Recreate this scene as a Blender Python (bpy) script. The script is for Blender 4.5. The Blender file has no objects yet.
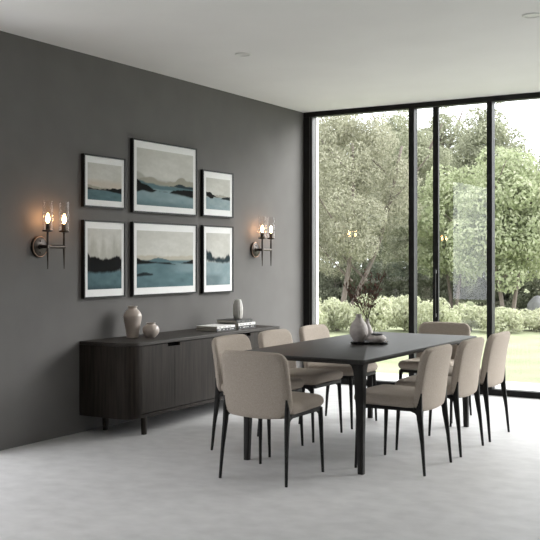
import bpy, bmesh, math, random
from mathutils import Vector, Matrix
PI = math.pi
SC = bpy.context.scene
C = SC.collection
random.seed(7)
R = math.radians

# ------------------------------------------------------------------ camera
YAW = math.atan2(570, 960)
CH = 1.42
cam_d = bpy.data.cameras.new('camera'); cam = bpy.data.objects.new('camera', cam_d); C.objects.link(cam)
cam_d.sensor_width = 36; cam_d.lens = 64; cam_d.shift_y = -12/540; cam_d.clip_end = 300
cam.location = (0, 0, CH); cam.rotation_euler = (R(90), 0, YAW)
SC.camera = cam
# ------------------------------------------------------------------ world (bright overcast sky)
w = bpy.data.worlds.new('overcast_sky'); SC.world = w; w.use_nodes = True
nt = w.node_tree; nt.nodes.clear()
wo = nt.nodes.new('ShaderNodeOutputWorld'); bg = nt.nodes.new('ShaderNodeBackground')
tc = nt.nodes.new('ShaderNodeTexCoord'); sx = nt.nodes.new('ShaderNodeSeparateXYZ'); rp = nt.nodes.new('ShaderNodeValToRGB')
nt.links.new(tc.outputs['Generated'], sx.inputs[0]); nt.links.new(sx.outputs['Z'], rp.inputs[0])
rp.color_ramp.elements[0].color = (.90, .925, .98, 1); rp.color_ramp.elements[1].color = (.97, .98, 1, 1)
rp.color_ramp.elements[0].position = 0.0; rp.color_ramp.elements[1].position = .6
nt.links.new(rp.outputs[0], bg.inputs[0]); bg.inputs[1].default_value = 3.9
nt.links.new(bg.outputs[0], wo.inputs[0])
sun_d = bpy.data.lights.new('hazy_sun', 'SUN'); sun = bpy.data.objects.new('hazy_sun', sun_d); C.objects.link(sun)
sun_d.energy = 6.6; sun_d.angle = R(38); sun_d.color = (1, .99, .985)
sun.rotation_euler = Vector((.62, .66, .46)).to_track_quat('Z', 'Y').to_euler()
SC.view_settings.view_transform = 'Standard'; SC.view_settings.look = 'None'
SC.view_settings.exposure = 0.0; SC.view_settings.gamma = 1.0; SC.view_settings.use_curve_mapping = False

# ------------------------------------------------------------------ room measures
XW, YW, ZC = -5.32, 9.71, 3.095
XR, YB = 2.6, -1.6
def portal(name, loc, rot, sx_, sy_):
    l = bpy.data.lights.new(name, 'AREA'); l.shape = 'RECTANGLE'; l.size = sx_; l.size_y = sy_
    o = bpy.data.objects.new(name, l); C.objects.link(o); o.location = loc; o.rotation_euler = rot
    l.cycles.is_portal = True
portal('daylight_portal', ((XW+XR)/2, YW+.2, ZC/2), (R(-90), 0, 0), XR-XW, ZC)
portal('daylight_portal', (XW-.25, 3.43, 1.38), (R(90), 0, R(-90)), 3.0, 2.8)

# ------------------------------------------------------------------ materials
def mat(name, col, rough=.6, metal=0., spec=.5):
    m = bpy.data.materials.new(name); m.use_nodes = True
    b = m.node_tree.nodes['Principled BSDF']
    b.inputs['Base Color'].default_value = (*col, 1); b.inputs['Roughness'].default_value = rough
    b.inputs['Metallic'].default_value = metal; b.inputs['Specular IOR Level'].default_value = spec
    return m, m.node_tree, b
def srgb(r, g, b):
    f = lambda c: (c/255/12.92 if c/255 <= .04045 else ((c/255+.055)/1.055)**2.4)
    return (f(r), f(g), f(b))
def noise_mat(name, c1, c2, scale=8, stretch=(1, 1, 1), rough=.6, bump=0., bscale=None, detail=6, metal=0., spec=.5, lo=.3, hi=.7):
    m, t, b = mat(name, c1, rough, metal, spec)
    tc = t.nodes.new('ShaderNodeTexCoord'); mp = t.nodes.new('ShaderNodeMapping'); mp.inputs['Scale'].default_value = stretch
    n = t.nodes.new('ShaderNodeTexNoise'); n.inputs['Scale'].default_value = scale; n.inputs['Detail'].default_value = detail
    r = t.nodes.new('ShaderNodeValToRGB'); r.color_ramp.elements[0].color = (*c1, 1); r.color_ramp.elements[1].color = (*c2, 1)
    r.color_ramp.elements[0].position = lo; r.color_ramp.elements[1].position = hi
    t.links.new(tc.outputs['Object'], mp.inputs[0]); t.links.new(mp.outputs[0], n.inputs['Vector'])
    t.links.new(n.outputs['Fac'], r.inputs[0]); t.links.new(r.outputs[0], b.inputs['Base Color'])
    if bump:
        n2 = t.nodes.new('ShaderNodeTexNoise'); n2.inputs['Scale'].default_value = bscale or scale*4; n2.inputs['Detail'].default_value = 3
        t.links.new(mp.outputs[0], n2.inputs['Vector'])
        bp = t.nodes.new('ShaderNodeBump'); bp.inputs['Strength'].default_value = bump; bp.inputs['Distance'].default_value = .01
        t.links.new(n2.outputs['Fac'], bp.inputs['Height']); t.links.new(bp.outputs[0], b.inputs['Normal'])
    return m
M = {}
M['wall'] = noise_mat('grey_plaster_paint', (.135, .130, .125), (.150, .145, .140), 3, rough=.8, bump=.06, bscale=90, spec=.2)
M['white_wall'] = noise_mat('white_wall_paint', (.66, .655, .655), (.70, .695, .695), 3, rough=.8)
M['ceiling'] = noise_mat('ceiling_paint', (.79, .78, .78), (.82, .81, .81), 2, rough=.85)
M['floor'] = noise_mat('pale_concrete_floor', (.54, .535, .535), (.64, .635, .635), 7, (1, 1.2, 1), rough=.5, bump=.08, bscale=45, detail=12, spec=.35)
M['black_frame'] = noise_mat('black_aluminium', (.010, .010, .0095), (.013, .013, .0125), 20, rough=.45, spec=.2)
M['grey_track'] = noise_mat('grey_track_metal', (.07, .07, .068), (.09, .09, .088), 20, rough=.5)
M['white_reveal'] = noise_mat('white_render', (.75, .75, .74), (.8, .8, .79), 10, rough=.8)
M['terrace'] = noise_mat('pale_terrace_stone', (.55, .55, .53), (.68, .68, .66), 4, rough=.7)
M['fabric'] = noise_mat('beige_boucle_fabric', (.37, .318, .268), (.46, .40, .343), 160, rough=.92, bump=.5, bscale=220, detail=2, spec=.2)
M['chair_metal'] = noise_mat('black_chair_metal', (.009, .0085, .008), (.013, .012, .0115), 30, rough=.5, spec=.2)
M['table_wood'] = noise_mat('black_stained_wood', (.016, .015, .0135), (.028, .026, .024), 7, (9, .6, 9), rough=.5, bump=.08, bscale=14, spec=.32)
M['side_wood'] = noise_mat('dark_brown_oak', (.012, .0092, .0075), (.038, .030, .024), 6, (7, 7, .45), rough=.6, bump=.1, bscale=16, lo=.3, hi=.75, spec=.16)
M['side_top'] = noise_mat('dark_brown_oak_top', (.020, .0165, .0135), (.042, .035, .030), 6, (8, .5, 8), rough=.52, bump=.08, bscale=14, spec=.28)
M['dark_gap'] = noise_mat('shadow_gap_black', (.003, .003, .003), (.004, .004, .004), 20, rough=.9, spec=.0)
M['ceramic'] = noise_mat('glazed_taupe_ceramic', (.44, .38, .335), (.56, .49, .44), 9, rough=.28, detail=8)
M['stoneware'] = noise_mat('matt_grey_stoneware', (.40, .36, .34), (.50, .455, .43), 40, rough=.6, bump=.3, bscale=70)
M['ribbed'] = noise_mat('pale_grey_ceramic', (.50, .48, .45), (.60, .58, .55), 25, rough=.4)
M['tray'] = noise_mat('black_lacquer', (.008, .008, .008), (.011, .011, .011), 30, rough=.6, spec=.15)
M['slate'] = noise_mat('dark_grey_slate', (.07, .07, .068), (.12, .12, .115), 40, rough=.7)
M['paper'] = noise_mat('book_pages', (.50, .47, .42), (.62, .59, .53), 60, (1, 1, 12), rough=.8)
M['cover_black'] = noise_mat('black_book_cover', (.012, .012, .013), (.02, .02, .02), 30, rough=.4)
M['cover_white'] = noise_mat('white_book_cover', (.74, .73, .71), (.8, .79, .77), 30, rough=.5)
M['cover_grey'] = noise_mat('grey_book_cover', (.20, .19, .18), (.25, .24, .23), 30, rough=.5)
M['mat_board'] = noise_mat('white_mat_board', (.76, .76, .75), (.80, .80, .79), 60, rough=.8)
M['frame_black'] = noise_mat('black_picture_frame', (.008, .008, .008), (.011, .011, .0105), 30, rough=.45, spec=.2)
M['bronze'] = noise_mat('dark_bronze', (.050, .043, .038), (.08, .068, .060), 30, rough=.38, metal=.9)
M['copper'] = noise_mat('copper_rim', (.42, .27, .19), (.5, .33, .24), 30, rough=.3, metal=.9)
M['twig'] = noise_mat('dry_twig', (.05, .033, .025), (.08, .055, .042), 40, rough=.8)
M['berry'] = noise_mat('dry_seed_heads', (.10, .045, .032), (.16, .08, .06), 40, rough=.8)
M['bark'] = noise_mat('pale_brown_bark', (.12, .095, .08), (.2, .17, .15), 5, (2, 2, .6), rough=.9, bump=.3)
M['lawn'] = noise_mat('lawn_turf', (.20, .225, .13), (.29, .31, .20), 1.2, rough=.95, bump=.5, bscale=30, detail=10, spec=.1)
M['rock'] = noise_mat('pale_grey_rock', (.17, .17, .175), (.25, .25, .255), 4, rough=.9, bump=.3)
M['lens'] = noise_mat('downlight_lens', (.72, .72, .70), (.78, .78, .76), 30, rough=.3)
M['trim_white'] = noise_mat('downlight_trim', (.74, .74, .72), (.78, .78, .76), 30, rough=.4)
M['steel'] = noise_mat('brushed_steel', (.35, .35, .34), (.45, .45, .44), 40, rough=.3, metal=.8)

def glass_mat(name, tint=(.985, .99, .985), base=.035, rough=0.0):
    m = bpy.data.materials.new(name); m.use_nodes = True; t = m.node_tree; t.nodes.clear()
    o = t.nodes.new('ShaderNodeOutputMaterial'); mx = t.nodes.new('ShaderNodeMixShader'); fr = t.nodes.new('ShaderNodeLayerWeight'); fr.inputs[0].default_value = .5
    pw = t.nodes.new('ShaderNodeMath'); pw.operation = 'POWER'; pw.inputs[1].default_value = 5
    ml = t.nodes.new('ShaderNodeMath'); ml.operation = 'MULTIPLY_ADD'; ml.inputs[1].default_value = .8; ml.inputs[2].default_value = base
    t.links.new(fr.outputs['Facing'], pw.inputs[0]); t.links.new(pw.outputs[0], ml.inputs[0])
    a = t.nodes.new('ShaderNodeBsdfTransparent'); a.inputs[0].default_value = (*tint, 1)
    g = t.nodes.new('ShaderNodeBsdfGlossy'); g.inputs['Roughness'].default_value = rough
    t.links.new(ml.outputs[0], mx.inputs[0]); t.links.new(a.outputs[0], mx.inputs[1]); t.links.new(g.outputs[0], mx.inputs[2])
    t.links.new(mx.outputs[0], o.inputs[0]); return m
M['glass'] = glass_mat('window_glass')
M['shade_glass'] = glass_mat('clear_shade_glass', (.985, .98, .975), .03)
def emit_mat(name, col, s):
    m = bpy.data.materials.new(name); m.use_nodes = True; b = m.node_tree.nodes['Principled BSDF']
    b.inputs['Base Color'].default_value = (*col, 1); b.inputs['Emission Color'].default_value = (*col, 1)
    b.inputs['Emission Strength'].default_value = s; return m
M['bulb'] = emit_mat('warm_bulb_glow', (1, .50, .22), 62)
def leaf_mat(name, c1, c2, c3):
    m = bpy.data.materials.new(name); m.use_nodes = True; t = m.node_tree; t.nodes.clear()
    o = t.nodes.new('ShaderNodeOutputMaterial'); g = t.nodes.new('ShaderNodeNewGeometry'); r = t.nodes.new('ShaderNodeValToRGB')
    r.color_ramp.elements[0].color = (*c1, 1); r.color_ramp.elements[1].color = (*c3, 1)
    e = r.color_ramp.elements.new(.5); e.color = (*c2, 1)
    d = t.nodes.new('ShaderNodeBsdfDiffuse'); tr = t.nodes.new('ShaderNodeBsdfTranslucent'); mx = t.nodes.new('ShaderNodeMixShader'); mx.inputs[0].default_value = .38
    t.links.new(g.outputs['Random Per Island'], r.inputs[0])
    t.links.new(r.outputs[0], d.inputs[0]); t.links.new(r.outputs[0], tr.inputs[0])
    t.links.new(d.outputs[0], mx.inputs[1]); t.links.new(tr.outputs[0], mx.inputs[2]); t.links.new(mx.outputs[0], o.inputs[0]); return m
M['leaf_pale'] = leaf_mat('pale_sage_leaves', (.26, .265, .19), (.37, .37, .275), (.50, .485, .39))
M['leaf_light'] = leaf_mat('light_green_leaves', (.27, .31, .175), (.38, .42, .265), (.51, .53, .38))
M['leaf_mid'] = leaf_mat('mid_green_leaves', (.21, .225, .15), (.32, .335, .235), (.46, .465, .355))
M['leaf_dark'] = leaf_mat('dark_green_leaves', (.11, .12, .082), (.165, .178, .125), (.24, .25, .185))  # garden haze put into the colour: dark leaves lightened for lower contrast
M['leaf_hedge'] = leaf_mat('yellow_green_hedge_leaves', (.36, .385, .25), (.48, .50, .345), (.60, .605, .46))

# ------------------------------------------------------------------ helpers
def obj(name, bm, m, parent=None, smooth=False, bevel=0, seg=2, kind=None, recalc=True):
    if recalc: bmesh.ops.recalc_face_normals(bm, faces=bm.faces)
    me = bpy.data.meshes.new(name); bm.to_mesh(me); bm.free()
    o = bpy.data.objects.new(name, me); C.objects.link(o)
    if m: me.materials.append(m)
    if smooth:
        for p in me.polygons: p.use_smooth = True
    if bevel:
        b = o.modifiers.new('bevel', 'BEVEL'); b.width = bevel; b.segments = seg; b.limit_method = 'ANGLE'; b.angle_limit = R(35)
    if smooth == 'auto':
        try: me.set_sharp_from_angle(angle=R(40))
        except Exception: pass
    if parent: o.parent = parent
    if kind: o['kind'] = kind
    return o
def box(bm, x0, x1, y0, y1, z0, z1):
    vs = [bm.verts.new((x, y, z)) for z in (z0, z1) for x, y in ((x0, y0), (x1, y0), (x1, y1), (x0, y1))]
    for f in ((0, 3, 2, 1), (4, 5, 6, 7), (0, 1, 5, 4), (1, 2, 6, 5), (2, 3, 7, 6), (3, 0, 4, 7)): bm.faces.new([vs[i] for i in f])
def bx(*a):
    bm = bmesh.new(); box(bm, *a); return bm
def sweep(bm, pts, rad, n=10, sq=0.0, cap=True):
    """tube through pts; rad = list of r or (rx, ry); sq -> squarer section"""
    pts = [Vector(p) for p in pts]; rings = []
    ref = None
    for i, p in enumerate(pts):
        t = (pts[min(i+1, len(pts)-1)] - pts[max(i-1, 0)]).normalized()
        if ref is None:
            ref = Vector((1, 0, 0)) if abs(t.x) < .9 else Vector((0, 1, 0))
        u = (ref - t*ref.dot(t)).normalized(); ref = u; v = t.cross(u)
        r = rad[i] if isinstance(rad, (list, tuple)) else rad
        rx, ry = r if isinstance(r, tuple) else (r, r)
        ring = []
        for k in range(n):
            a = 2*PI*k/n; c, s = math.cos(a), math.sin(a)
            if sq:
                q = 1/((abs(c)**sq + abs(s)**sq)**(1/sq)); c *= q; s *= q
            ring.append(bm.verts.new(p + u*c*rx + v*s*ry))
        rings.append(ring)
    for a, b in zip(rings, rings[1:]):
        for k in range(n): bm.faces.new((a[k], a[(k+1) % n], b[(k+1) % n], b[k]))
    if cap:
        bm.faces.new(rings[0][::-1]); bm.faces.new(rings[-1])
def lathe(bm, prof, n=40, loc=(0, 0, 0)):
    lx, ly, lz = loc; rings = []
    for r, z in prof:
        if r < 1e-5: rings.append([bm.verts.new((lx, ly, lz+z))])
        else: rings.append([bm.verts.new((lx+r*math.cos(2*PI*k/n), ly+r*math.sin(2*PI*k/n), lz+z)) for k in range(n)])
    for a, b in zip(rings, rings[1:]):
        for k in range(n):
            k2 = (k+1) % n
            if len(a) == 1 and len(b) > 1: bm.faces.new((a[0], b[k2], b[k]))
            elif len(b) == 1 and len(a) > 1: bm.faces.new((a[k], a[k2], b[0]))
            elif len(a) > 1: bm.faces.new((a[k], a[k2], b[k2], b[k]))
def spline(ctrl, n=6):
    """Catmull-Rom through control tuples"""
    out = []; P = [ctrl[0]] + list(ctrl) + [ctrl[-1]]
    for i in range(1, len(P)-2):
        for k in range(n):
            t = k/n
            out.append(tuple(.5*((2*b) + (-a+c)*t + (2*a-5*b+4*c-d)*t*t + (-a+3*b-3*c+d)*t**3) for a, b, c, d in zip(P[i-1], P[i], P[i+1], P[i+2])))
    out.append(tuple(ctrl[-1])); return out
def extrude_outline(bm, pts, z0, z1):
    a = [bm.verts.new((x, y, z0)) for x, y in pts]; b = [bm.verts.new((x, y, z1)) for x, y in pts]
    n = len(pts); bm.faces.new(a[::-1]); bm.faces.new(b)
    for i in range(n): bm.faces.new((a[i], a[(i+1) % n], b[(i+1) % n], b[i]))
def rrect(hx, hy, r, n=6, cx=0, cy=0):
    pts = []
    for sx_, sy_, a0 in ((1, 1, 0), (-1, 1, 90), (-1, -1, 180), (1, -1, 270)):
        for k in range(n+1):
            a = R(a0 + 90*k/n); pts.append((cx+sx_*(hx-r) + r*math.cos(a), cy+sy_*(hy-r) + r*math.sin(a)))
    return pts
def empty(name, loc=(0, 0, 0), rz=0, label=None, cat=None, group=None, kind=None):
    o = bpy.data.objects.new(name, None); C.objects.link(o); o.location = loc; o.rotation_euler = (0, 0, rz); o.empty_display_size = .1
    return tag(o, label, cat, group, kind)
def tag(o, label=None, cat=None, group=None, kind=None):
    if label: o['label'] = label
    if cat: o['category'] = cat
    if group: o['group'] = group
    if kind: o['kind'] = kind
    return o
def dup(root, loc, rz=0, label=None, scale=None):
    r = root.copy(); C.objects.link(r); r.location = loc; r.rotation_euler = (0, 0, rz)
    if label: r['label'] = label
    if scale: r.scale = scale
    for ch in list(root.children):
        c = ch.copy(); C.objects.link(c); c.parent = r
        for g in list(ch.children):
            d = g.copy(); C.objects.link(d); d.parent = c
    return r
ST = 'structure'

# ------------------------------------------------------------------ room shell
obj('floor', bx(XW-.3, XR+.3, YB-.3, YW+.10, -.12, 0), M['floor'], kind=ST)
obj('ceiling', bx(XW-.3, XR+.3, YB-.3, YW+.10, ZC, ZC+.25), M['ceiling'], kind=ST)
bm = bmesh.new()
W2 = (2.0, 4.87, 2.75)          # side opening just outside the picture: y0, y1, head height
box(bm, XW-.3, XW, W2[1], YW+.14, 0, ZC); box(bm, XW-.3, XW, YB-.3, W2[0], 0, ZC); box(bm, XW-.3, XW, W2[0], W2[1], W2[2], ZC)
obj('wall_left', bm, M['wall'], kind=ST)
obj('wall_right', bx(XR, XR+.3, YB, YW+.10, 0, ZC), M['white_wall'], kind=ST)
obj('wall_back', bx(XW, XR+.3, YB-.3, YB, 0, ZC), M['white_wall'], kind=ST)
obj('trim_1', bx(XW-.3, XW+.119, YW+.105, YW+.15, -.02, ZC), M['white_reveal'], kind=ST)   # white outer reveal beside the glazing
obj('terrace', bx(-22, 12, YW+.10, 11.05, -.25, -.02), M['terrace'], kind=ST)
obj('terrace', bx(-9.5, XW-.3, -2, YW+.10, -.25, -.02), M['terrace'], kind=ST)  # unseen pale slab added outside the side opening to bounce daylight indoors

# glazed front wall ---------------------------------------------------------
FH = .055
win = empty('window_1', (0, YW, 0), kind=ST)
def wbox(name, a, m='black_frame', bev=.003, parent=win):
    return obj(name, bx(*a), M[m], parent, bevel=bev)
wbox('head_rail', (XW+.002, XR, 0, .10, ZC-FH, ZC))
wbox('sill_rail', (XW+.002, XR, 0, .10, 0.0, .062))
wbox('jamb', (XW+.002, XW+.075, 0, .10, .062, ZC-FH))
wbox('track_groove', (XW+.075, XW+.088, .012, .10, .062, ZC-FH), 'grey_track', 0)
wbox('track_rib', (XW+.088, XW+.100, .004, .10, .062, ZC-FH))
wbox('track_groove', (XW+.100, XW+.113, .012, .10, .062, ZC-FH), 'grey_track', 0)
for x0, x1 in ((-4.02, -3.957), (-3.152, -3.095), (-2.02, -1.96), (-.72, -.66), (.60, .66)):
    wbox('mullion', (x0, x1, 0, .10, .062, ZC-FH))
for x0, x1 in ((XW+.113, -4.02), (-3.095, -2.02), (-1.96, -.72), (-.66, .60), (.66, XR)):
    wbox('glass_pane', (x0, x1, .046, .056, .062, ZC-FH), 'glass', 0)
door = empty('door_1', (0, YW, 0), kind=ST)
wbox('door_stile', (-3.764, -3.702, .055, .095, .062, ZC-FH), parent=door)
wbox('glass_pane', (-3.957, -3.764, .072, .080, .062, ZC-FH), 'glass', 0, door)
wbox('glass_pane', (-3.702, -3.152, .072, .080, .062, ZC-FH), 'glass', 0, door)
h = wbox('door_handle', (-3.748, -3.718, .015, .035, .78, 1.30), parent=door)
wbox('handle_mount', (-3.748, -3.718, .0349, .0551, 1.255, 1.29), 'steel', .002, h)
wbox('handle_mount', (-3.748, -3.718, .0349, .0551, .79, .825), 'steel', .002, h)
# side and rear glazing outside the picture
win2 = empty('window_2', (XW, 0, 0), kind=ST)
for a in ((-.2, -.1, W2[0], W2[1], 0, .06), (-.2, -.1, W2[0], W2[1], W2[2]-.06, W2[2]), (-.2, -.1, W2[0], W2[0]+.06, .06, W2[2]-.06), (-.2, -.1, W2[1]-.06, W2[1], .06, W2[2]-.06)):
    wbox('window_frame', a, parent=win2)

# ------------------------------------------------------------------ garden ground
bm = bmesh.new()
N = 60
g = [[bm.verts.new((-60+100*i/N, -14+80*j/N, -.08)) for j in range(N+1)] for i in range(N+1)]
for i in range(N):
    for j in range(N):
        cx, cy = -60+100*(i+.5)/N, -14+80*(j+.5)/N
        bm.faces.new((g[i][j], g[i+1][j], g[i+1][j+1], g[i][j+1]))
bmesh.ops.delete(bm, geom=[f for f in bm.faces if XW-.5 < f.calc_center_median().x < XR+.3 and YB < f.calc_center_median().y < YW-.6], context='FACES')
obj('lawn', bm, M['lawn'], kind=ST)

# ------------------------------------------------------------------ downlights
def downlight(x, y, label):
    t = empty('ceiling_downlight', (x, y, ZC), 0, label, 'ceiling light', 'recessed ceiling downlights')
    bm = bmesh.new(); lathe(bm, [(.048, 0), (.050, -.010), (.062, -.009), (.068, -.004), (.069, 0)], 40); obj('trim_ring', bm, M['trim_white'], t, True)
    bm = bmesh.new(); lathe(bm, [(0, -.004), (.049, -.004), (.049, -.0005)], 40); obj('lens', bm, M['lens'], t)
downlight(-4.215, 6.664, 'round white recessed ceiling downlight above the picture wall, nearer the left wall')
downlight(-1.825, 6.612, 'round white recessed ceiling downlight at the top right, away from the grey wall')

# ------------------------------------------------------------------ sconces
def sconce(y, z, label):
    t = empty('wall_sconce', (XW, y, z), 0, label, 'wall light', 'two-light sconces on the grey wall')
    rot = Matrix.Rotation(R(90), 4, 'Y')
    bm = bmesh.new(); lathe(bm, [(0, 0), (.080, 0), (.084, .004), (.084, .016), (.076, .022), (0, .022)], 48); bm.transform(rot); obj('backplate', bm, M['bronze'], t, 'auto')
    bm = bmesh.new()
    rings = 48; rr = .0025
    sweep_pts = [(.0225, .077*math.cos(2*PI*k/rings), .077*math.sin(2*PI*k/rings)) for k in range(rings+1)]
    sweep(bm, sweep_pts, rr, 6); obj('copper_rim', bm, M['copper'], t, True)
    for dz in (-.045, .045):
        bm = bmesh.new(); lathe(bm, [(0, .021), (.007, .021), (.006, .027), (0, .028)], 16); bm.transform(Matrix.Translation((0, 0, dz)) @ rot); obj('screw', bm, M['bronze'], t, True)
    bm = bmesh.new(); sweep(bm, [(.02, 0, 0), (.03, 0, 0), (.034, 0, 0), (.112, 0, 0)], [.022, .022, .014, .014], 20); obj('arm', bm, M['bronze'], t, 'auto')
    bm = bmesh.new(); sweep(bm, [(.1, 0, 0), (.1, .183, 0)], .0135, 16); obj('crossbar', bm, M['bronze'], t, 'auto')
    for dy in (0, .18):
        bm = bmesh.new(); sweep(bm, [(.1, dy, -.172), (.1, dy, -.05), (.1, dy, 0), (.1, dy, .12)], [.0035, .009, .010, .009], 14); st = obj('stem', bm, M['bronze'], t, 'auto')
        bm = bmesh.new(); lathe(bm, [(0, .112), (.02, .112), (.041, .118), (.041, .127), (.036, .129), (0, .129)], 36, (.1, dy, 0)); obj('cup', bm, M['bronze'], t, 'auto')
        bm = bmesh.new(); lathe(bm, [(0, .129), (.017, .129), (.017, .178), (.013, .182), (0, .182)], 24, (.1, dy, 0)); obj('socket', bm, M['bronze'], t, 'auto')
        bm = bmesh.new(); lathe(bm, [(.0395, .129), (.0395, .350), (.037, .350), (.037, .129)], 40, (.1, dy, 0)); obj('glass_shade', bm, M['shade_glass'], t, 'auto')
        bm = bmesh.new(); lathe(bm, spline([(.007, .182), (.013, .198), (.0155, .218), (.010, .242), (.003, .256)], 5) + [(0, .257)], 20, (.1, dy, 0)); obj('bulb', bm, M['bulb'], t, True)
sconce(5.457, 1.507, 'dark bronze twin-glass wall sconce near the left edge, with an orange glow behind it')
sconce(8.633, 1.507, 'dark bronze twin-glass wall sconce right of the pictures, nearest the window wall')

# ------------------------------------------------------------------ pictures
def hash2(i, j, s): 
    n = math.sin(i*127.1 + j*311.7 + s*74.7)*43758.5453; return n - math.floor(n)
def vnoise(x, y, s=0):
    i, j = math.floor(x), math.floor(y); fx, fy = x-i, y-j; fx = fx*fx*(3-2*fx); fy = fy*fy*(3-2*fy)
    return (hash2(i, j, s)*(1-fx)+hash2(i+1, j, s)*fx)*(1-fy) + (hash2(i, j+1, s)*(1-fx)+hash2(i+1, j+1, s)*fx)*fy
def fbm(x, y, s=0): return sum(vnoise(x*2**k, y*2**k, s+k)*.5**k for k in range(4))/1.875
def mixc(a, b, t): t = max(0, min(1, t)); return tuple(p*(1-t)+q*t for p, q in zip(a, b))
def sstep(a, b, x): x = max(0, min(1, (x-a)/(b-a))); return x*x*(3-2*x)
SKY = srgb(197, 196, 190); SKYD = srgb(172, 171, 163); WARM = srgb(178, 172, 158); HILL = srgb(150, 147, 135); TEAL = srgb(100, 126, 131); DTEAL = srgb(60, 80, 86); PALE = srgb(152, 166, 169); DARK = srgb(17, 18, 18)
def ridge(u, ctrl):
    for (a, ha), (b, hb) in zip(ctrl, ctrl[1:]):
        if a <= u <= b: t = (u-a)/(b-a); t = t*t*(3-2*t); return ha*(1-t)+hb*t
    return ctrl[-1][1]
def land(c, u, v, top, bot, col, soft=.006, s=0, rough=.02, bsoft=None):
    t = ridge(u, top) + (fbm(u*14, 3.1, s)-.5)*rough*2; b = ridge(u, bot) + (fbm(u*9, 7.7, s+5)-.5)*rough
    if t <= b: return c
    soft *= .6; bsoft = (bsoft or soft)*.6
    return mixc(c, col, sstep(t+soft, t-soft, v)*sstep(b-(bsoft or soft), b+(bsoft or soft), v))
def art(kind, u, v):
    n = fbm(u*5, v*9, 3); n2 = fbm(u*30, v*30, 9)
    c = mixc(SKYD, SKY, .3 + n*.9)
    if kind == 'TL':
        c = mixc(c, srgb(186, 172, 156), sstep(.62, .45, v)*.6*(.5+n)); water = .28
        c = land(c, u, v, [(0, .40), (.4, .345), (.75, .33), (1, .33)], [(0, .3), (1, .3)], HILL, .02, 1)
        wc = mixc(DTEAL, TEAL, .25+.7*n + .3*(fbm(u*4, v*40, 2)-.5)); c = mixc(c, wc, sstep(.30, .26, v))
        c = land(c, u, v, [(0, .325), (.3, .300), (.62, .320), (.78, .365), (.86, .35), (1, .37)], [(0, .275), (.5, .275), (.8, .24), (1, .215)], DARK, .01, 2, .02, .03)
    elif kind == 'TC':
        c = land(c, u, v, [(0, .58), (.2, .50), (.5, .46), (1, .46)], [(0, .3), (1, .3)], mixc(SKYD, HILL, .35), .04, 1)
        c = land(c, u, v, [(0, .46), (.22, .515), (.45, .44), (.62, .46), (.79, .565), (.9, .51), (1, .50)], [(0, .3), (1, .3)], HILL, .02, 2)
        wc = mixc(TEAL, PALE, .1+.6*n); c = mixc(c, wc, sstep(.40, .34, v))
        c = land(c, u, v, [(0, .44), (.2, .40), (.4, .36), (.6, .37), (1, .40)], [(0, .3), (1, .3)], mixc(TEAL, DTEAL, .4), .02, 3)
        c = land(c, u, v, [(0, .45), (.12, .37), (.33, .285), (.42, .27), (1, .1)], [(0, .23), (.1, .26), (.25, .24), (.35, .27), (.42, .27), (1, .2)], DARK, .01, 4, .02, .02)
        c = land(c, u, v, [(0, .1), (.5, .36), (.62, .385), (.75, .44), (.88, .40), (1, .41)], [(0, .3), (.55, .375), (1, .35)], mixc(DARK, DTEAL, .45), .01, 5, .02, .02)
        c = land(c, u, v, [(0, .1), (.5, .24), (.65, .31), (.8, .335), (1, .345)], [(0, .3), (.5, .26), (.75, .235), (1, .20)], DARK, .01, 6, .02, .03)
        c = mixc(c, DTEAL, sstep(.14, 0, v)*.5)
    elif kind == 'TR':
        c = land(c, u, v, [(0, .5), (.3, .47), (.6, .48), (1, .45)], [(0, .3), (1, .3)], mixc(SKYD, HILL, .6), .02, 2)
        wc = mixc(TEAL, PALE, .35+.7*n); c = mixc(c, wc, sstep(.42, .36, v))
        c = land(c, u, v, [(0, .55), (.15, .54), (.3, .47), (.48, .39), (.5, .38), (1, .1)], [(0, .42), (.2, .35), (.27, .35), (.32, .40), (.48, .39), (1, .3)], DARK, .012, 4, .03, .02)
        c = land(c, u, v, [(0, .1), (.55, .34), (.75, .42), (1, .44)], [(0, .3), (.55, .35), (.8, .34), (1, .32)], mixc(DARK, DTEAL, .2), .012, 5, .03, .02)
    elif kind == 'BL':
        c = mixc(c, HILL, .55*sstep(.85, .5, v + .6*(fbm(u*9, v*2, 5)-.5)))
        wc = mixc(DTEAL, mixc(TEAL, DTEAL, .3), n+.2); c = mixc(c, wc, sstep(.37, .28, v)); c = mixc(c, DARK, sstep(.1, 0, v)*.4)
        c = land(c, u, v, [(0, .60), (.12, .52), (.3, .53), (.5, .47), (.62, .49), (.8, .54), (1, .51)], [(0, .3), (.3, .27), (.7, .28), (1, .33)], DARK, .03, 4, .05, .05)
        c = mixc(c, DARK, .8*sstep(.50, .44, v - .22*(fbm(u*26, 1.3, 8)-.5))*sstep(.27, .33, v + .10*(fbm(u*30, 4.3, 6)-.5)))
    elif kind == 'BC':
        c = land(c, u, v, [(0, .56), (.2, .57), (.5, .54), (.7, .55), (1, .56)], [(0, .3), (1, .3)], WARM, .02, 1)
        wc = mixc(DTEAL, TEAL, .3+.8*n); c = mixc(c, wc, sstep(.50, .46, v))
        c = mixc(c, mixc(TEAL, PALE, .45), sstep(.45, .9, u)*sstep(.20, .30, v)*sstep(.5, .42, v)*.8)
        c = land(c, u, v, [(0, .48), (.2, .48), (.37, .515), (.6, .47), (.7, .455), (1, .45)], [(0, .42), (.7, .43), (1, .45)], mixc(TEAL, DTEAL, .55), .012, 3)
        c = land(c, u, v, [(0, .52), (.12, .47), (.3, .45), (.55, .43), (.62, .41), (1, .1)], [(0, .41), (.3, .425), (.62, .40), (1, .3)], DARK, .012, 4, .015, .02)
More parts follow.
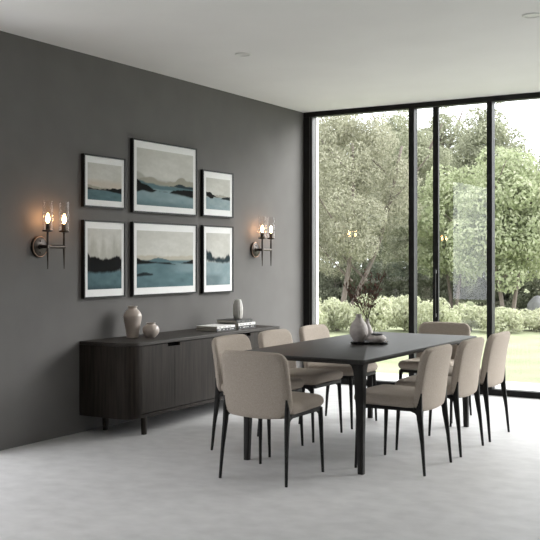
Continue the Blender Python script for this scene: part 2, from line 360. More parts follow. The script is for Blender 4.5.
        c = land(c, u, v, [(0, .1), (.72, .41), (.85, .44), (1, .49)], [(0, .3), (.72, .415), (1, .405)], DARK, .012, 5, .015, .02)
        c = land(c, u, v, [(0, .24), (.15, .27), (.25, .25), (.3, .2), (1, .05)], [(0, .2), (.2, .21), (.3, .22), (1, .2)], mixc(DARK, DTEAL, .15), .015, 6, .02, .02)
    else:
        wc = mixc(PALE, TEAL, .1+.6*n); c = mixc(c, wc, sstep(.52, .40, v)); c = mixc(c, DTEAL, sstep(.25, .15, v)*sstep(.6, .2, abs(u-.2))*.5)
        c = land(c, u, v, [(0, .69), (.15, .62), (.3, .54), (.5, .50), (.7, .49), (.85, .54), (1, .58)], [(0, .50), (.2, .47), (.5, .44), (.7, .43), (1, .45)], mixc(DARK, DTEAL, .45), .05, 4, .08, .05)
        c = mixc(c, mixc(DARK, DTEAL, .4), .75*sstep(.05, .0, abs(v - .475 - .06*abs(u-.6)) - .10*(fbm(u*28, 2.3, 8)-.35)))
    k = .94 + .12*n2
    return tuple(p*k for p in c)
art_m, at, ab = mat('watercolour_print', (1, 1, 1), .8, 0., .08)
vc = at.nodes.new('ShaderNodeVertexColor'); vc.layer_name = 'paint'; at.links.new(vc.outputs[0], ab.inputs['Base Color'])
art_m2 = art_m
def picture(kind, y0, y1, z0, z1, label, ml, mt, mb, dt=.035):
    t = empty('framed_picture', (XW, (y0+y1)/2, z0), 0, label, 'picture', 'framed pictures on the grey wall')
    hy = (y1-y0)/2; H = z1-z0; fw = .013
    bm = bmesh.new()
    box(bm, .001, dt, -hy, -hy+fw, 0, H); box(bm, .001, dt, hy-fw, hy, 0, H)
    box(bm, .001, dt, -hy+fw, hy-fw, 0, fw); box(bm, .001, dt, -hy+fw, hy-fw, H-fw, H)
    obj('frame', bm, M['frame_black'], t)
    bm = bmesh.new(); box(bm, .004, dt-.008, -hy+fw, hy-fw, fw, H-fw)
    obj('mat_board', bm, M['mat_board'], t)
    a0, a1, b0, b1 = -hy+fw+ml, hy-fw-ml, fw+mb, H-fw-mt
    nu, nv = 110, int(110*(b1-b0)/(a1-a0))
    vs, fs, cs = [], [], []
    for j in range(nv+1):
        for i in range(nu+1):
            u, v = i/nu, j/nv; vs.append((dt-.0065, a0+(a1-a0)*u, b0+(b1-b0)*v)); cs.append(art(kind, u, v))
    for j in range(nv):
        for i in range(nu): k = j*(nu+1)+i; fs.append((k, k+1, k+nu+2, k+nu+1))
    me = bpy.data.meshes.new('print'); me.from_pydata(vs, [], fs); ca = me.color_attributes.new('paint', 'FLOAT_COLOR', 'POINT')
    ca.data.foreach_set('color', [x for c in cs for x in (*c, 1)])
    me.materials.append(art_m); o = bpy.data.objects.new('print', me); C.objects.link(o); o.parent = t
picture('TL', 5.942, 6.470, 1.838, 2.273, 'small framed print of a flat dark shoreline over water, upper left beside the sconce', .035, .055, .05)
picture('TC', 6.571, 7.538, 1.820, 2.465, 'large framed misty mountain lake print, upper middle and tallest of the top row', .045, .062, .055)
picture('TR', 7.640, 8.180, 1.824, 2.276, 'small framed print of pale blue water with two dark points, upper right', .045, .06, .06)
picture('BL', 5.942, 6.470, 1.087, 1.732, 'upright framed print of a dark treeline above deep teal, lower left', .035, .055, .06)
picture('BC', 6.571, 7.538, 1.085, 1.738, 'wide framed print of low islands on a teal lake, lower middle above the sideboard', .045, .062, .06)
picture('BR', 7.642, 8.180, 1.076, 1.738, 'upright framed print of blurry trees over pale blue water, lower right', .045, .06, .065)

# ------------------------------------------------------------------ sideboard
SY0, SY1, SX = 5.92, 8.25, -4.785
ST_Z = .745
sb = empty('sideboard', (XW, (SY0+SY1)/2, 0), 0, 'long dark brown oak sideboard with rounded front corners against the grey wall', 'sideboard')
hy = (SY1-SY0)/2; D = SX-XW; Rr = .14
def sb_outline(inset=0, n=10):
    pts = [(.002, -hy+inset)]; r = Rr-inset
    for k in range(n+1):
        a = R(-90+90*k/n); pts.append((D-Rr+r*math.cos(a), -hy+Rr+r*math.sin(a)))
    pts.append((D-inset, hy-inset)); pts.append((.002, hy-inset)); return pts
def carcass_outline():
    o_ = sb_outline(.0005); out = []
    a = [p for p in o_ if p[1] <= -1.0245]; b = [p for p in o_ if p[1] >= 1.1]
    return a + [(D-.0005, -1.0255), (D-.0305, -1.0255), (D-.0305, 1.1555), (D-.0005, 1.1555)] + b
bm = bmesh.new(); extrude_outline(bm, carcass_outline(), .17, .716); obj('carcass', bm, M['side_wood'], sb, 'auto')
bm = bmesh.new(); extrude_outline(bm, sb_outline(0), .718, ST_Z); obj('top_board', bm, M['side_top'], sb, 'auto', bevel=.003)
bm = bmesh.new(); extrude_outline(bm, sb_outline(.002), .142, .170); obj('plinth_rail', bm, M['side_wood'], sb, 'auto')
bm = bmesh.new(); extrude_outline(bm, sb_outline(.012), .7155, .7185); obj('shadow_gap', bm, M['dark_gap'], sb)
seams = [-1.025, -.585, -.02, .535, 1.155]
def curved_door(name, ya, yb, hy0, hy1):
    """door skin on the flat front, y range ya..yb, notch handle from hy0..hy1"""
    bm = bmesh.new(); x0, x1 = D-.018, D
    zt, zn = .713, .686
    ys = sorted({ya, yb, max(ya, hy0), min(yb, hy1)})
    for a, b in zip(ys, ys[1:]):
        m_ = (a+b)/2; box(bm, x0, x1, a, b, .176, zn if hy0 < m_ < hy1 else zt)
    bmesh.ops.remove_doubles(bm, verts=bm.verts, dist=1e-5)
    return obj(name, bm, M['side_wood'], sb)
gp = .0014
for a, b, h0, h1 in ((seams[0], seams[1], -.68, -.515), (seams[1], seams[2], -.68, -.515), (seams[2], seams[3], .455, .615), (seams[3], seams[4], .455, .615)):
    d = curved_door('door', a+gp, b-gp, h0, h1)
for a, b in ((-.68, -.515), (.455, .615)):
    obj('finger_pull', bx(D-.026, D-.020, a, b, .68, .7155), M['dark_gap'], sb)
obj('inner_panel', bx(D-.030, D-.0265, seams[0], seams[4], .174, .7155), M['dark_gap'], sb)
for lx, ly in ((D-.035, -hy+.21), (D-.035, hy-.21), (.10, -hy+.21), (.10, hy-.21)):
    bm = bmesh.new(); sweep(bm, [(lx, ly, 0), (lx, ly, .143)], [(.018, .022), (.021, .028)], 12, 6); obj('leg', bm, M['side_wood'], sb, 'auto')

# ------------------------------------------------------------------ things on the sideboard
def vessel(name, prof, loc, m, label, cat, inner=.006, n=56, group=None):
    p = spline(prof, 6); zt = p[-1][1]; rt = p[-1][0]
    ins = [(max(r-inner, .002), max(z, .012)) for r, z in p[::-1] if z > .012]
    full = [(0, 0)] + p + ins + [(0, .012)]
    bm = bmesh.new(); lathe(bm, full, n); o = obj(name, bm, m, None, True); o.location = loc
    return tag(o, label, cat, group)
vessel('vase', [(.046, 0), (.050, .004), (.062, .08), (.077, .165), (.074, .198), (.054, .228), (.040, .240), (.036, .250), (.041, .262), (.0405, .266)],
       (-5.17, 6.42, ST_Z), M['ceramic'], 'tall shouldered taupe ceramic vase near the left end of the sideboard', 'vase')
vessel('vase', [(.034, 0), (.040, .003), (.062, .030), (.0715, .062), (.062, .092), (.042, .108), (.036, .113), (.040, .123), (.039, .125)],
       (-5.04, 6.505, ST_Z), M['ceramic'], 'small squat round taupe vase beside the tall one on the sideboard', 'vase')
def book(x, y, z, L, Wd, T, rz, cov, label, marks=None):
    t = empty('book', (x, y, z), rz, label, 'book', 'books stacked on the sideboard')
    bm = bmesh.new(); c = .003   # spine on +X side; L along Y, Wd along X
    box(bm, -Wd/2, Wd/2, -L/2, L/2, 0, c); box(bm, -Wd/2, Wd/2, -L/2, L/2, T-c, T); box(bm, Wd/2-c, Wd/2, -L/2, L/2, c, T-c)
    obj('cover', bm, M[cov], t, bevel=.0008)
    obj('pages', bx(-Wd/2+.004, Wd/2-c, -L/2+.004, L/2-.004, c, T-c), M['paper'], t)
    if marks:
        bm = bmesh.new(); rnd = random.Random(int(y*1000+z*999))
        y_ = -L/2+.03
        while y_ < L/2-.04:
            wd = rnd.uniform(.006, .016); hh = rnd.uniform(.20, .34)*T
            box(bm, Wd/2-.0002, Wd/2+.0004, y_, y_+wd, T/2-hh/2, T/2+hh/2); y_ += wd + rnd.choice((.006, .010, .04))
        obj('spine_lettering', bm, M[marks], t, kind='stuff')
    return t
book(-5.025, 7.47, ST_Z, .32, .235, .026, 0, 'cover_black', 'black-spined book at the bottom of the front left pile on the sideboard', 'cover_white')
book(-5.022, 7.466, ST_Z+.026, .315, .23, .020, R(1.5), 'cover_white', 'white book lying on top of the front left pile on the sideboard', 'cover_black')
book(-5.015, 7.82, ST_Z, .31, .235, .030, 0, 'cover_black', 'thick black-spined book at the bottom of the right pile, below the ribbed vase', 'cover_white')
book(-5.015, 7.822, ST_Z+.030, .30, .23, .024, R(-1), 'cover_white', 'white book in the middle of the right pile on the sideboard', 'cover_black')
book(-5.03, 7.80, ST_Z+.054, .29, .23, .030, R(1), 'cover_black', 'black book on top of the right pile, with the ribbed vase on it', 'cover_grey')
# faceted/ribbed vase on the books
bm = bmesh.new(); prof = spline([(.034, 0), (.042, .02), (.047, .08), (.044, .13), (.034, .172), (.026, .186), (.024, .190)], 5); n = 48
rings = []
for r, z in prof:
    rings.append([bm.verts.new(((r+.0022*math.cos(12*2*PI*k/n))*math.cos(2*PI*k/n), (r+.0022*math.cos(12*2*PI*k/n))*math.sin(2*PI*k/n), z)) for k in range(n)])
for a, b in zip(rings, rings[1:]):
    for k in range(n): bm.faces.new((a[k], a[(k+1) % n], b[(k+1) % n], b[k]))
bm.faces.new(rings[0][::-1])
i1 = [bm.verts.new((v.co.x*.8, v.co.y*.8, v.co.z-.002)) for v in rings[-1]]; i2 = [bm.verts.new((v.co.x*.8, v.co.y*.8, .06)) for v in rings[-1]]
for a, b in ((rings[-1], i1), (i1, i2)):
    for k in range(n): bm.faces.new((a[k], a[(k+1) % n], b[(k+1) % n], b[k]))
bm.faces.new(i2)
o = obj('vase', bm, M['ribbed'], None, True); o.location = (-5.02, 7.845, ST_Z+.0845); tag(o, 'slim pale grey ribbed vase standing on the stack of books', 'vase')

# ------------------------------------------------------------------ dining table
TX0, TX1, TY0, TY1, TZ = -3.655, -2.64, 5.635, 7.885, .76
tcx, tcy = (TX0+TX1)/2, (TY0+TY1)/2; hx, hyt = (TX1-TX0)/2, (TY1-TY0)/2
tb = empty('dining_table', (tcx, tcy, 0), 0, 'long black-stained wooden dining table with tapered legs in the middle of the room', 'table')
bm = bmesh.new()
layers = [(.016, TZ-.034), (.004, TZ-.020), (0, TZ-.015), (0, TZ-.002), (.002, TZ)]
prev = None
for ins, z in layers:
    ring = [bm.verts.new((x, y, z)) for x, y in rrect(hx-ins, hyt-ins, .022, 6)]
    if prev is None: bm.faces.new(ring[::-1])
    else:
        for k in range(len(ring)): bm.faces.new((prev[k], prev[(k+1) % len(ring)], ring[(k+1) % len(ring)], ring[k]))
    prev = ring
bm.faces.new(prev)
obj('tabletop', bm, M['table_wood'], tb, 'auto')
M['leg_wood'] = noise_mat('black_stained_leg_wood', (.012, .011, .010), (.020, .0185, .017), 6, (9, 9, .6), rough=.5, bump=.08, bscale=14, spec=.22)
for sx_ in (-1, 1):
    for sy_ in (-1, 1):
        bm = bmesh.new(); rings = []
        # z, half-size, flare towards the middle of the table; the outer faces stay almost upright
        for z, wd in ((0, .040), (.2, .046), (.45, .056), (.62, .066), (.68, .074), (.71, .088), (.727, .112)):
            ox = sx_*(hx-.045-.0*z); oy = sy_*(hyt-.075)
            x0, x1 = sorted((ox, ox-sx_*wd)); y0, y1 = sorted((oy, oy-sy_*wd))
            pts = rrect((x1-x0)/2, (y1-y0)/2, .009, 3, (x0+x1)/2, (y0+y1)/2); rings.append([bm.verts.new((x, y, z)) for x, y in pts])
        for a, b in zip(rings, rings[1:]):
            for k in range(len(a)): bm.faces.new((a[k], a[(k+1) % len(a)], b[(k+1) % len(a)], b[k]))
        bm.faces.new(rings[0][::-1]); bm.faces.new(rings[-1]); obj('leg', bm, M['leg_wood'], tb, 'auto')

# ------------------------------------------------------------------ chairs
def pillow(bm, outline, thick, mid, e=.03, half=.2, crown_=.10):
    """closed cushion over a closed outline [(x, y)]; edge rounded over width e"""
    dl = [e*(1-math.cos(PI/2*k/6)) for k in range(7)] + [e+.02, e+.05, e+.10]
    rs = [max(.12, 1-d/half) for d in dl]; n = len(outline); cx = sum(p[0] for p in outline)/n*0
    sides = []; first = None
    for sgn in (1, -1):
        rings = []
        for j, (d, r) in enumerate(zip(dl, rs)):
            if j == 0 and sgn == -1: rings.append(first); continue
            f = min(1, d/e); hgt = math.sqrt(max(0, 1-(1-f)**2))*(1 + crown_*(1-r)) ; ring = []
            for x0, y0 in outline:
                L = math.hypot(x0, y0); 
                x, y = x0*r, y0*r; pt, nv = mid(x, y); ring.append(bm.verts.new(pt + nv*sgn*thick/2*hgt))
            rings.append(ring)
        if sgn == 1: first = rings[0]
        pt, nv = mid(0, 0); c = bm.verts.new(pt + nv*sgn*thick/2*(1+crown_))
        for a, b in zip(rings, rings[1:]):
            for k in range(n): bm.faces.new((a[k], a[(k+1) % n], b[(k+1) % n], b[k]))
        for k in range(n): bm.faces.new((rings[-1][k], rings[-1][(k+1) % n], c))
def rr2(hx, hy_, rt, rb, n=8, seg=7):
    """rounded rectangle with different top/bottom radii and points along the straight sides"""
    out = []
    cs = [((hx-rt, hy_-rt), 0, rt), ((-hx+rt, hy_-rt), 90, rt), ((-hx+rb, -hy_+rb), 180, rb), ((hx-rb, -hy_+rb), 270, rb)]
    for i, ((cx, cy), a0, r) in enumerate(cs):
        arc = [(cx+r*math.cos(R(a0+90*k/n)), cy+r*math.sin(R(a0+90*k/n))) for k in range(n+1)]; out += arc
        (nx, ny), na, nr = cs[(i+1) % 4]; st = (nx+nr*math.cos(R(na)), ny+nr*math.sin(R(na)))
        for k in range(1, seg): out.append((arc[-1][0]+(st[0]-arc[-1][0])*k/seg, arc[-1][1]+(st[1]-arc[-1][1])*k/seg))
    return out
def make_chair():
    t = empty('dining_chair', (0, 0, 0), 0, 'x', 'chair', 'beige dining chairs around the table')
    zc, hz, hw = .622, .203, .257
    ol = rr2(hw, hz, .062, .070)
    def bmid(x, z):
        zz = z + zc; v = (zz-.42)/.41
        half = 1 - .05*max(0, v) - .05*max(0, .25-v)
        y = -.203 - .066*v + .022*(abs(x)/hw)**2.2 + .010*math.sin(PI*max(0, min(1, v)))
        drop = -.018*(1-(x/hw)**2)*max(0, .5-v)*2 + .008*(1-(x/hw)**2)*max(0, v-.5)*2
        nv = Vector((-.25*x/hw, -1, -.12)).normalized()
        return Vector((x*half, y, zz+drop)), nv
    bm = bmesh.new(); pillow(bm, ol, .058, bmid, .030, .21, .03); back = obj('backrest', bm, M['fabric'], t, True)
    bm = bmesh.new(); pts = []
    for ex, ey in ol + ol[:1]:
        r = 1-.012/.21; pt, nv = bmid(ex*r, ey*r); pts.append(pt + nv*.029*math.sqrt(1-.6**2)*1.01)
    sweep(bm, pts, .0024, 6); obj('piping', bm, M['fabric'], back, True)
    def smid(x, y):
        return Vector((x, y+.046, .470+.006*(1-(x/.25)**2) + .004*math.sin(y*8))), Vector((.0, 0, 1))
    bm = bmesh.new(); pillow(bm, rr2(.256, .231, .05, .05), .078, smid, .032, .225, .10); obj('seat', bm, M['fabric'], t, True)
    # steel under-frame
    bm = bmesh.new(); P = rrect(.232, .205, .02, 4, 0, .02)
    outer = rrect(.240, .225, .03, 4, 0, .034); inner = rrect(.216, .200, .02, 4, 0, .034)
    vs = [[bm.verts.new((x, y, z)) for x, y in pl] for pl, z in ((outer, .412), (outer, .436), (inner, .436), (inner, .412))]
    for a, b in zip(vs, vs[1:]+vs[:1]):
        for k in range(len(a)): bm.faces.new((a[k], a[(k+1) % len(a)], b[(k+1) % len(a)], b[k]))
    obj('seat_frame', bm, M['chair_metal'], t, 'auto')
    for s in (-1, 1):
        bm = bmesh.new()
        sweep(bm, [(s*.246, -.246, 0), (s*.238, -.228, .2), (s*.230, -.208, .36), (s*.229, -.202, .42), (s*.230, -.207, .48), (s*.230, -.216, .535)],
              [(.0085, .0085), (.0115, .0125), (.015, .020), (.016, .022), (.014, .015), (.006, .006)], 12, 3)
        # bracket that blends the leg into the side rail
        sweep(bm, [(s*.232, -.205, .375), (s*.231, -.18, .408), (s*.230, -.13, .424)], [(.008, .008), (.010, .010), (.009, .009)], 8, 3)
        obj('leg', bm, M['chair_metal'], t, 'auto')
        bm = bmesh.new()
        sweep(bm, [(s*.243, .250, 0), (s*.238, .242, .2), (s*.234, .235, .37), (s*.232, .230, .43)], [(.0085, .0085), (.0115, .0115), (.0145, .015), (.015, .018)], 12, 3)
        sweep(bm, [(s*.234, .228, .385), (s*.231, .20, .410), (s*.230, .15, .424)], [(.007, .007), (.009, .009), (.008, .008)], 8, 3)
        obj('leg', bm, M['chair_metal'], t, 'auto')
    return t
ch = make_chair()
places = [
    (-3.195, 5.41, 0, 'beige dining chair at the near end of the table, its back to the camera'),
    (-3.745, 6.125, -90, 'beige dining chair on the sideboard side, nearest of that row, partly behind the end chair'),
    (-3.735, 6.765, -90, 'beige dining chair on the sideboard side, middle of that row'),
    (-3.73, 7.435, -90, 'beige dining chair on the sideboard side, farthest of that row, by the window jamb'),
    (-2.57, 6.130, 90, 'beige dining chair on the right side of the table, nearest of that row'),
    (-2.57, 6.825, 90, 'beige dining chair on the right side of the table, middle of that row'),
    (-2.57, 7.485, 90, 'beige dining chair on the right side of the table, farthest of that row and rightmost'),
    (-3.11, 8.13, 180, 'beige dining chair at the far end of the table, its back to the glass doors')]
for i, (x, y, a, lab) in enumerate(places):
    if i == 0: ch.location = (x, y, 0); ch.rotation_euler = (0, 0, R(a)); ch['label'] = lab
    else: dup(ch, (x, y, 0), R(a), lab)

# ------------------------------------------------------------------ things on the table
tr = empty('serving_tray', (-3.115, 6.742, TZ), R(20), 'low black tray in the middle of the dining table', 'tray')
bm = bmesh.new(); extrude_outline(bm, rrect(.142, .085, .045, 8), .008, .016); obj('tray_plate', bm, M['tray'], tr, 'auto', bevel=.002)
for sx_ in (-1, 1): obj('foot', bx(sx_*.10-.012, sx_*.10+.012, -.05, .05, 0, .008), M['tray'], tr)
vessel('vase', [(.034, 0), (.040, .003), (.064, .045), (.0715, .085), (.060, .130), (.036, .165), (.0235, .186), (.0215, .206), (.0225, .212)],
       (-3.191, 6.716, TZ+.0163), M['stoneware'], 'bulbous grey stoneware bottle vase with a short neck, on the black tray', 'vase')
bl = empty('lidded_bowl', (-3.052, 6.747, TZ+.0163), 0, 'squat round grey stoneware bowl with a flat dark lid on the black tray', 'bowl')
bm = bmesh.new(); lathe(bm, [(0, 0)] + spline([(.046, 0), (.057, .004), (.070, .024), (.068, .037), (.053, .050), (.045, .053)], 5) + [(.040, .049), (0, .043)], 48); obj('bowl_body', bm, M['stoneware'], bl, True)
bm = bmesh.new(); lathe(bm, [(0, .052), (.038, .052), (.045, .0535), (.046, .063), (.042, .067), (0, .068)], 40); obj('lid', bm, M['slate'], bl, 'auto')
VX, VY = -3.29, 7.085
vessel('vase', [(.026, 0), (.032, .004), (.044, .035), (.045, .060), (.032, .100), (.017, .130), (.0125, .150), (.014, .166), (.0155, .170)],
       (VX, VY, TZ), M['stoneware'], 'slender narrow-necked grey bottle behind the tray, holding dry branches', 'vase', .004)
br = empty('dry_branches', (VX, VY, TZ+.02), 0, 'spray of thin dry brown branches standing in the slender bottle', 'branches')
rnd = random.Random(5)
for s in range(9):
    bm = bmesh.new(); bb = bmesh.new()
    a = 2*PI*s/9+rnd.uniform(-.3, .3); tilt = rnd.uniform(.28, .85) if s else .02; L = rnd.uniform(.26, .40)
    base = Vector((.002*math.cos(a), .002*math.sin(a), 0)); neck = Vector((.006*math.cos(a), .006*math.sin(a), .15))
    d = Vector((math.cos(a)*math.sin(tilt), math.sin(a)*math.sin(tilt), math.cos(tilt)))
    p1 = neck + d*L*.5 + Vector((0, 0, .02)); p2 = neck + d*L + Vector((rnd.uniform(-.02, .02), rnd.uniform(-.02, .02), -.01))
    pts = [base, neck, p1, p2]; sweep(bm, pts, [.0022, .002, .0018, .001], 5)
    for q in range(20):
        f = rnd.uniform(.15, 1); st = neck.lerp(p2, f) if f > .5 else neck.lerp(p1, f*2)
        st = (neck.lerp(p1, f*2) if f < .5 else p1.lerp(p2, f*2-1))
        dd = (d + Vector((rnd.uniform(-1, 1), rnd.uniform(-1, 1), rnd.uniform(-.2, .9)))*.9).normalized()*rnd.uniform(.03, .085)
        sweep(bm, [st, st+dd*.6, st+dd+Vector((0, 0, .006))], [.0013, .001, .0007], 4)
        for e in range(4):
            c = st + dd*rnd.uniform(.4, 1.05) + Vector((rnd.uniform(-.006, .006), rnd.uniform(-.006, .006), rnd.uniform(-.006, .006)))
            mtx = Matrix.Translation(c) @ Matrix.Diagonal((1, 1, 1.5, 1)); bmesh.ops.create_icosphere(bb, subdivisions=1, radius=rnd.uniform(.0028, .0048), matrix=mtx)
    tw = obj('twig', bm, M['twig'], br, False); obj('seed_heads', bb, M['berry'], tw, False, kind='stuff')

# ------------------------------------------------------------------ garden planting
CS, SN = math.cos(YAW), math.sin(YAW)
def plan(px, d):     # garden layout: bearing and distance from the terrace viewpoint -> site position
    l = (px-270)/960*d; return CS*l - SN*d, SN*l + CS*d
def leaf_mesh(name, puffs, count, size, m, rnd, shape=.5, fill=.25, droop=.2):
    vs, fs = [], []
    wts = [p[3]**2 for p in puffs]; tot = sum(wts)
    for (cx, cy, cz, r), wt in zip(puffs, wts):
        for _ in range(int(count*wt/tot)):
            u = rnd.uniform(-1, 1); a = rnd.uniform(0, 2*PI); q = math.sqrt(1-u*u)
            n = Vector((q*math.cos(a), q*math.sin(a), u)); rr = r*(1 - fill*rnd.random()**1.5)*(.92+.16*rnd.random())
            c = Vector((cx, cy, cz)) + Vector((n.x, n.y, n.z*.85))*rr
            nn = (n + Vector((rnd.uniform(-1, 1), rnd.uniform(-1, 1), rnd.uniform(-.6, 1)))*.75).normalized()
            t = nn.cross(Vector((rnd.uniform(-1, 1), rnd.uniform(-1, 1), rnd.uniform(-1, 1)))).normalized(); b = nn.cross(t)
            s = size*rnd.uniform(.6, 1.3); w_ = s*shape*.5; k = len(vs)
            vs += [c - t*s*.5, c + b*w_ - nn*.0, c + t*s*.5 - Vector((0, 0, s*droop)), c - b*w_, ]
            fs.append((k, k+1, k+2, k+3))
    me = bpy.data.meshes.new(name); me.from_pydata(vs, [], fs); me.materials.append(m); return me
def link(name, me, parent):
    o = bpy.data.objects.new(name, me); C.objects.link(o); o.parent = parent; return o
def trunk_bm(paths):
    bm = bmesh.new()
    for pts, rad in paths: sweep(bm, spline(pts, 5), [rad[0]+(rad[1]-rad[0])*k/(5*(len(pts)-1)) for k in range(5*(len(pts)-1)+1)], 9)
    return bm
def crown(rnd, rx, rz, zc, n, pr=(.28, .5)):
    out = []
    for _ in range(n):
        while True:
            x, y, z = rnd.uniform(-1, 1), rnd.uniform(-1, 1), rnd.uniform(-1, 1)
            if x*x+y*y+z*z < 1: break
        taper = 1-.25*max(0, z)
        out.append((x*rx*taper*.85, y*rx*taper*.85, zc+z*rz*.88, rx*rnd.uniform(*pr)))
    return out
def make_tree(name, label, cat, group, m, rx, z0, z1, n, count, leaf, seed, stems, shape=.5, pr=(.28, .5), lean=0):
    rnd = random.Random(seed); t = empty(name, (0, 0, -.08), 0, label, cat, group); H = z1
    paths = []
    for s in range(stems):
        a = 2*PI*s/max(1, stems)+.4; bx_ = .12*math.cos(a)*(stems > 1); by = .12*math.sin(a)*(stems > 1); sp = rx*.45*(stems > 1)
        top = (lean*rx + sp*math.cos(a), sp*math.sin(a), z0+(z1-z0)*.75)
        r0 = .026*H*(1 if stems == 1 else .6)
        paths.append(([(bx_-lean*.6, by, -.05), (bx_-lean*.2+.05*math.cos(a), by, z0*.6), (top[0]*.6, top[1]*.6, z0+(z1-z0)*.3), top], (r0, r0*.35)))
        for q in range(4):
            f = .3+.15*q; bs = (top[0]*f*1.0, top[1]*f, z0+(z1-z0)*(.05+.18*q)); an = rnd.uniform(0, 2*PI)
            paths.append(([bs, (bs[0]+rx*.35*math.cos(an), bs[1]+rx*.35*math.sin(an), bs[2]+(z1-z0)*.12), (bs[0]+rx*.75*math.cos(an), bs[1]+rx*.75*math.sin(an), bs[2]+(z1-z0)*.28)], (r0*.4, r0*.12)))
    obj('trunk', trunk_bm(paths), M['bark'], t, True)
    link('foliage', leaf_mesh('foliage', crown(rnd, rx, (z1-z0)/2, (z0+z1)/2, n, pr), count, leaf, m, rnd, shape), t)
    return t
GT = 'garden trees beyond the lawn'
def px2z(y, d): return CH + (258-y)/960*d
protos = {
 'feather': lambda l: make_tree('feathery_tree', l, 'tree', GT, M['leaf_pale'], 1.75, .6, 5.9, 64, 42000, .078, 11, 2, .45, (.2, .34), .4),
 'broad': lambda l: make_tree('broadleaf_tree', l, 'tree', GT, M['leaf_light'], 1.55, .8, 4.2, 60, 24000, .115, 12, 2, .55, (.22, .36)),
 'round': lambda l: make_tree('bushy_tree', l, 'tree', GT, M['leaf_mid'], 1.65, .5, 7.9, 80, 36000, .11, 13, 1, .5, (.22, .38)),
 'dark': lambda l: make_tree('evergreen_tree', l, 'tree', GT, M['leaf_dark'], 1.7, .0, 5.6, 50, 22000, .16, 14, 1, .5, (.25, .42)),
 'bush': lambda l: make_tree('dark_bush', l, 'shrub', 'dark bushes under the garden trees', M['leaf_dark'], 1.05, -.15, 1.35, 30, 14000, .095, 15, 3, .5, (.2, .34))}
made = {}
def plant(kind, px, d, s, rz, label, sz=None):
    x, y = plan(px, d)
    if kind not in made: o = made[kind] = protos[kind](label)
    else: o = dup(made[kind], (0, 0, 0), 0, label)
    o.location = (x, y, -.08); o.rotation_euler = (0, 0, rz); o.scale = (s, s, sz or s)
plant('feather', 352, 26, 1.0, 0.6, 'tall pale feathery tree with a leaning trunk, seen through the left glass pane')
plant('broad', 508, 23.5, 1.0, 0.3, 'light green broadleaf tree with two slim trunks, seen through the right pane')
plant('broad', 454, 28, 1.0, 2.4, 'light green broadleaf tree behind the sliding door pane')
plant('round', 412, 33.5, .88, 1.0, 'mid green bushy tree at the first door mullion')
plant('feather', 304, 29.5, 1.0, 2.6, 'pale feathery tree at the far left of the glazing')
plant('round', 490, 36, 1.06, 3.2, 'mid green bushy tree rising behind the rightmost mullion')
plant('round', 344, 39, 1.08, 5.2, 'mid green bushy tree rising high behind the left pane')
plant('round', 442, 40, 1.12, 2.2, 'mid green bushy tree rising behind the sliding door')
plant('round', 552, 40, .86, 4.4, 'mid green bushy tree at the far right below the open sky')
plant('round', 398, 44, 1.2, 3.9, 'mid green bushy tree farthest back, left of the door')
plant('round', 305, 47, 1.2, 0.9, 'mid green bushy tree farthest back behind the left jamb')
for i, (px, lab) in enumerate(((258, 'low beside the left window jamb'), (364, 'behind the dry branches'), (440, 'behind the sliding door'), (516, 'behind the light broadleaf tree'), (592, 'at the right edge of the glazing'))):
    plant('dark', px, 50, 1.0, i*1.3, 'dark evergreen tree in the back row ' + lab)
for i, (px, d, lab) in enumerate(((312, 33, 'at the left window jamb'), (345, 28.5, 'left of the dry branches'), (402, 29, 'right of the dry branches'), (447, 31, 'behind the sliding door pane'), (505, 28.5, 'below the light broadleaf tree'), (548, 27, 'behind the pale boulder'), (590, 30, 'beyond the boulder'), (422, 36, 'at the foot of the first door mullion'), (478, 35, 'left of the rightmost mullion'), (330, 38, 'behind the feathery tree trunks'), (370, 31, 'directly behind the dry branches'), (382, 42, 'farthest back between the two pale trees'))):
    plant('bush', px, d, 1.0, i*1.9, 'dark rounded bush ' + lab)
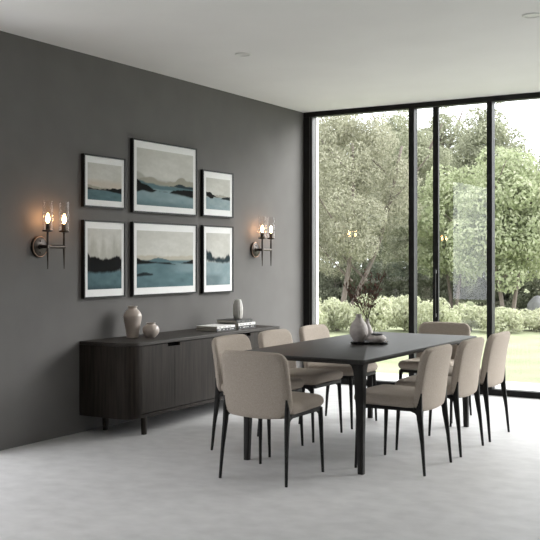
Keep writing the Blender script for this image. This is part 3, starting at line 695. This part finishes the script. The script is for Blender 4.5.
for px, d, k, l in ((170, 30, 'round', 'mid green tree beyond the frame on the left'), (640, 30, 'round', 'mid green tree beyond the frame on the right'), (700, 36, 'dark', 'dark evergreen beyond the frame on the right')):
    plant(k, px, d, 1, px, l)
# low hedge shrubs
def make_shrub(label):
    rnd = random.Random(31); t = empty('hedge_shrub', (0, 0, -.08), 0, label, 'shrub', 'low shrubs along the far edge of the lawn')
    pf = [(rnd.uniform(-.32, .32), rnd.uniform(-.28, .28), rnd.uniform(.14, .50), rnd.uniform(.15, .25)) for _ in range(24)]
    link('foliage', leaf_mesh('foliage', pf, 5200, .085, M['leaf_hedge'], rnd, .4, .35, -.2), t)
    bm = trunk_bm([([(.05*k-.1, 0, -.03), (.12*k-.24, .02, .2), (.2*k-.4, .05, .42)], (.012, .004)) for k in range(5)]); obj('stem', bm, M['bark'], t, True)
    return t
labs = ['beside the left window jamb', 'left of the dry branches', 'behind the stoneware vase', 'right of the dry branches', 'at the first door mullion',
        'behind the far end chair', 'behind the sliding door pane', 'at the rightmost mullion', 'in the right pane, nearest the rightmost mullion', 'in front of the pale boulder']
sh = None
for i, px in enumerate((305, 338, 371, 404, 437, 470, 502, 533, 564)):
    d = 19.2 + .55*(i % 2); x, y = plan(px, d); s = (.90, .84, .90, .86, .84, .82, .84, .84, .82)[i]; sz = (1.08, .98, 1.12, 1.1, 1.0, .82, .76, .68, .64)[i]
    lab = 'yellow-green shrub of the low hedge ' + (labs[i] if i < 8 else labs[9])
    if sh is None: sh = make_shrub(lab); o = sh
    else: o = dup(sh, (0, 0, 0), 0, lab)
    o.location = (x, y, -.08); o.rotation_euler = (0, 0, i*1.7); o.scale = (s, s, sz)
# boulder
rnd = random.Random(3); bm = bmesh.new(); bmesh.ops.create_icosphere(bm, subdivisions=4, radius=1)
for v in bm.verts:
    n = v.co.normalized(); k = .85+.3*fbm(n.x*2+5, n.y*2+n.z*1.7+9, 4); v.co = Vector((n.x*.36, n.y*.30, n.z*.34))*k
x, y = plan(538.5, 24.5); o = obj('boulder', bm, M['rock'], None, True); o.location = (x, y, .10); o.scale = (.85, .85, 1); tag(o, 'pale grey rounded boulder among the shrubs at the right edge of the garden', 'rock')
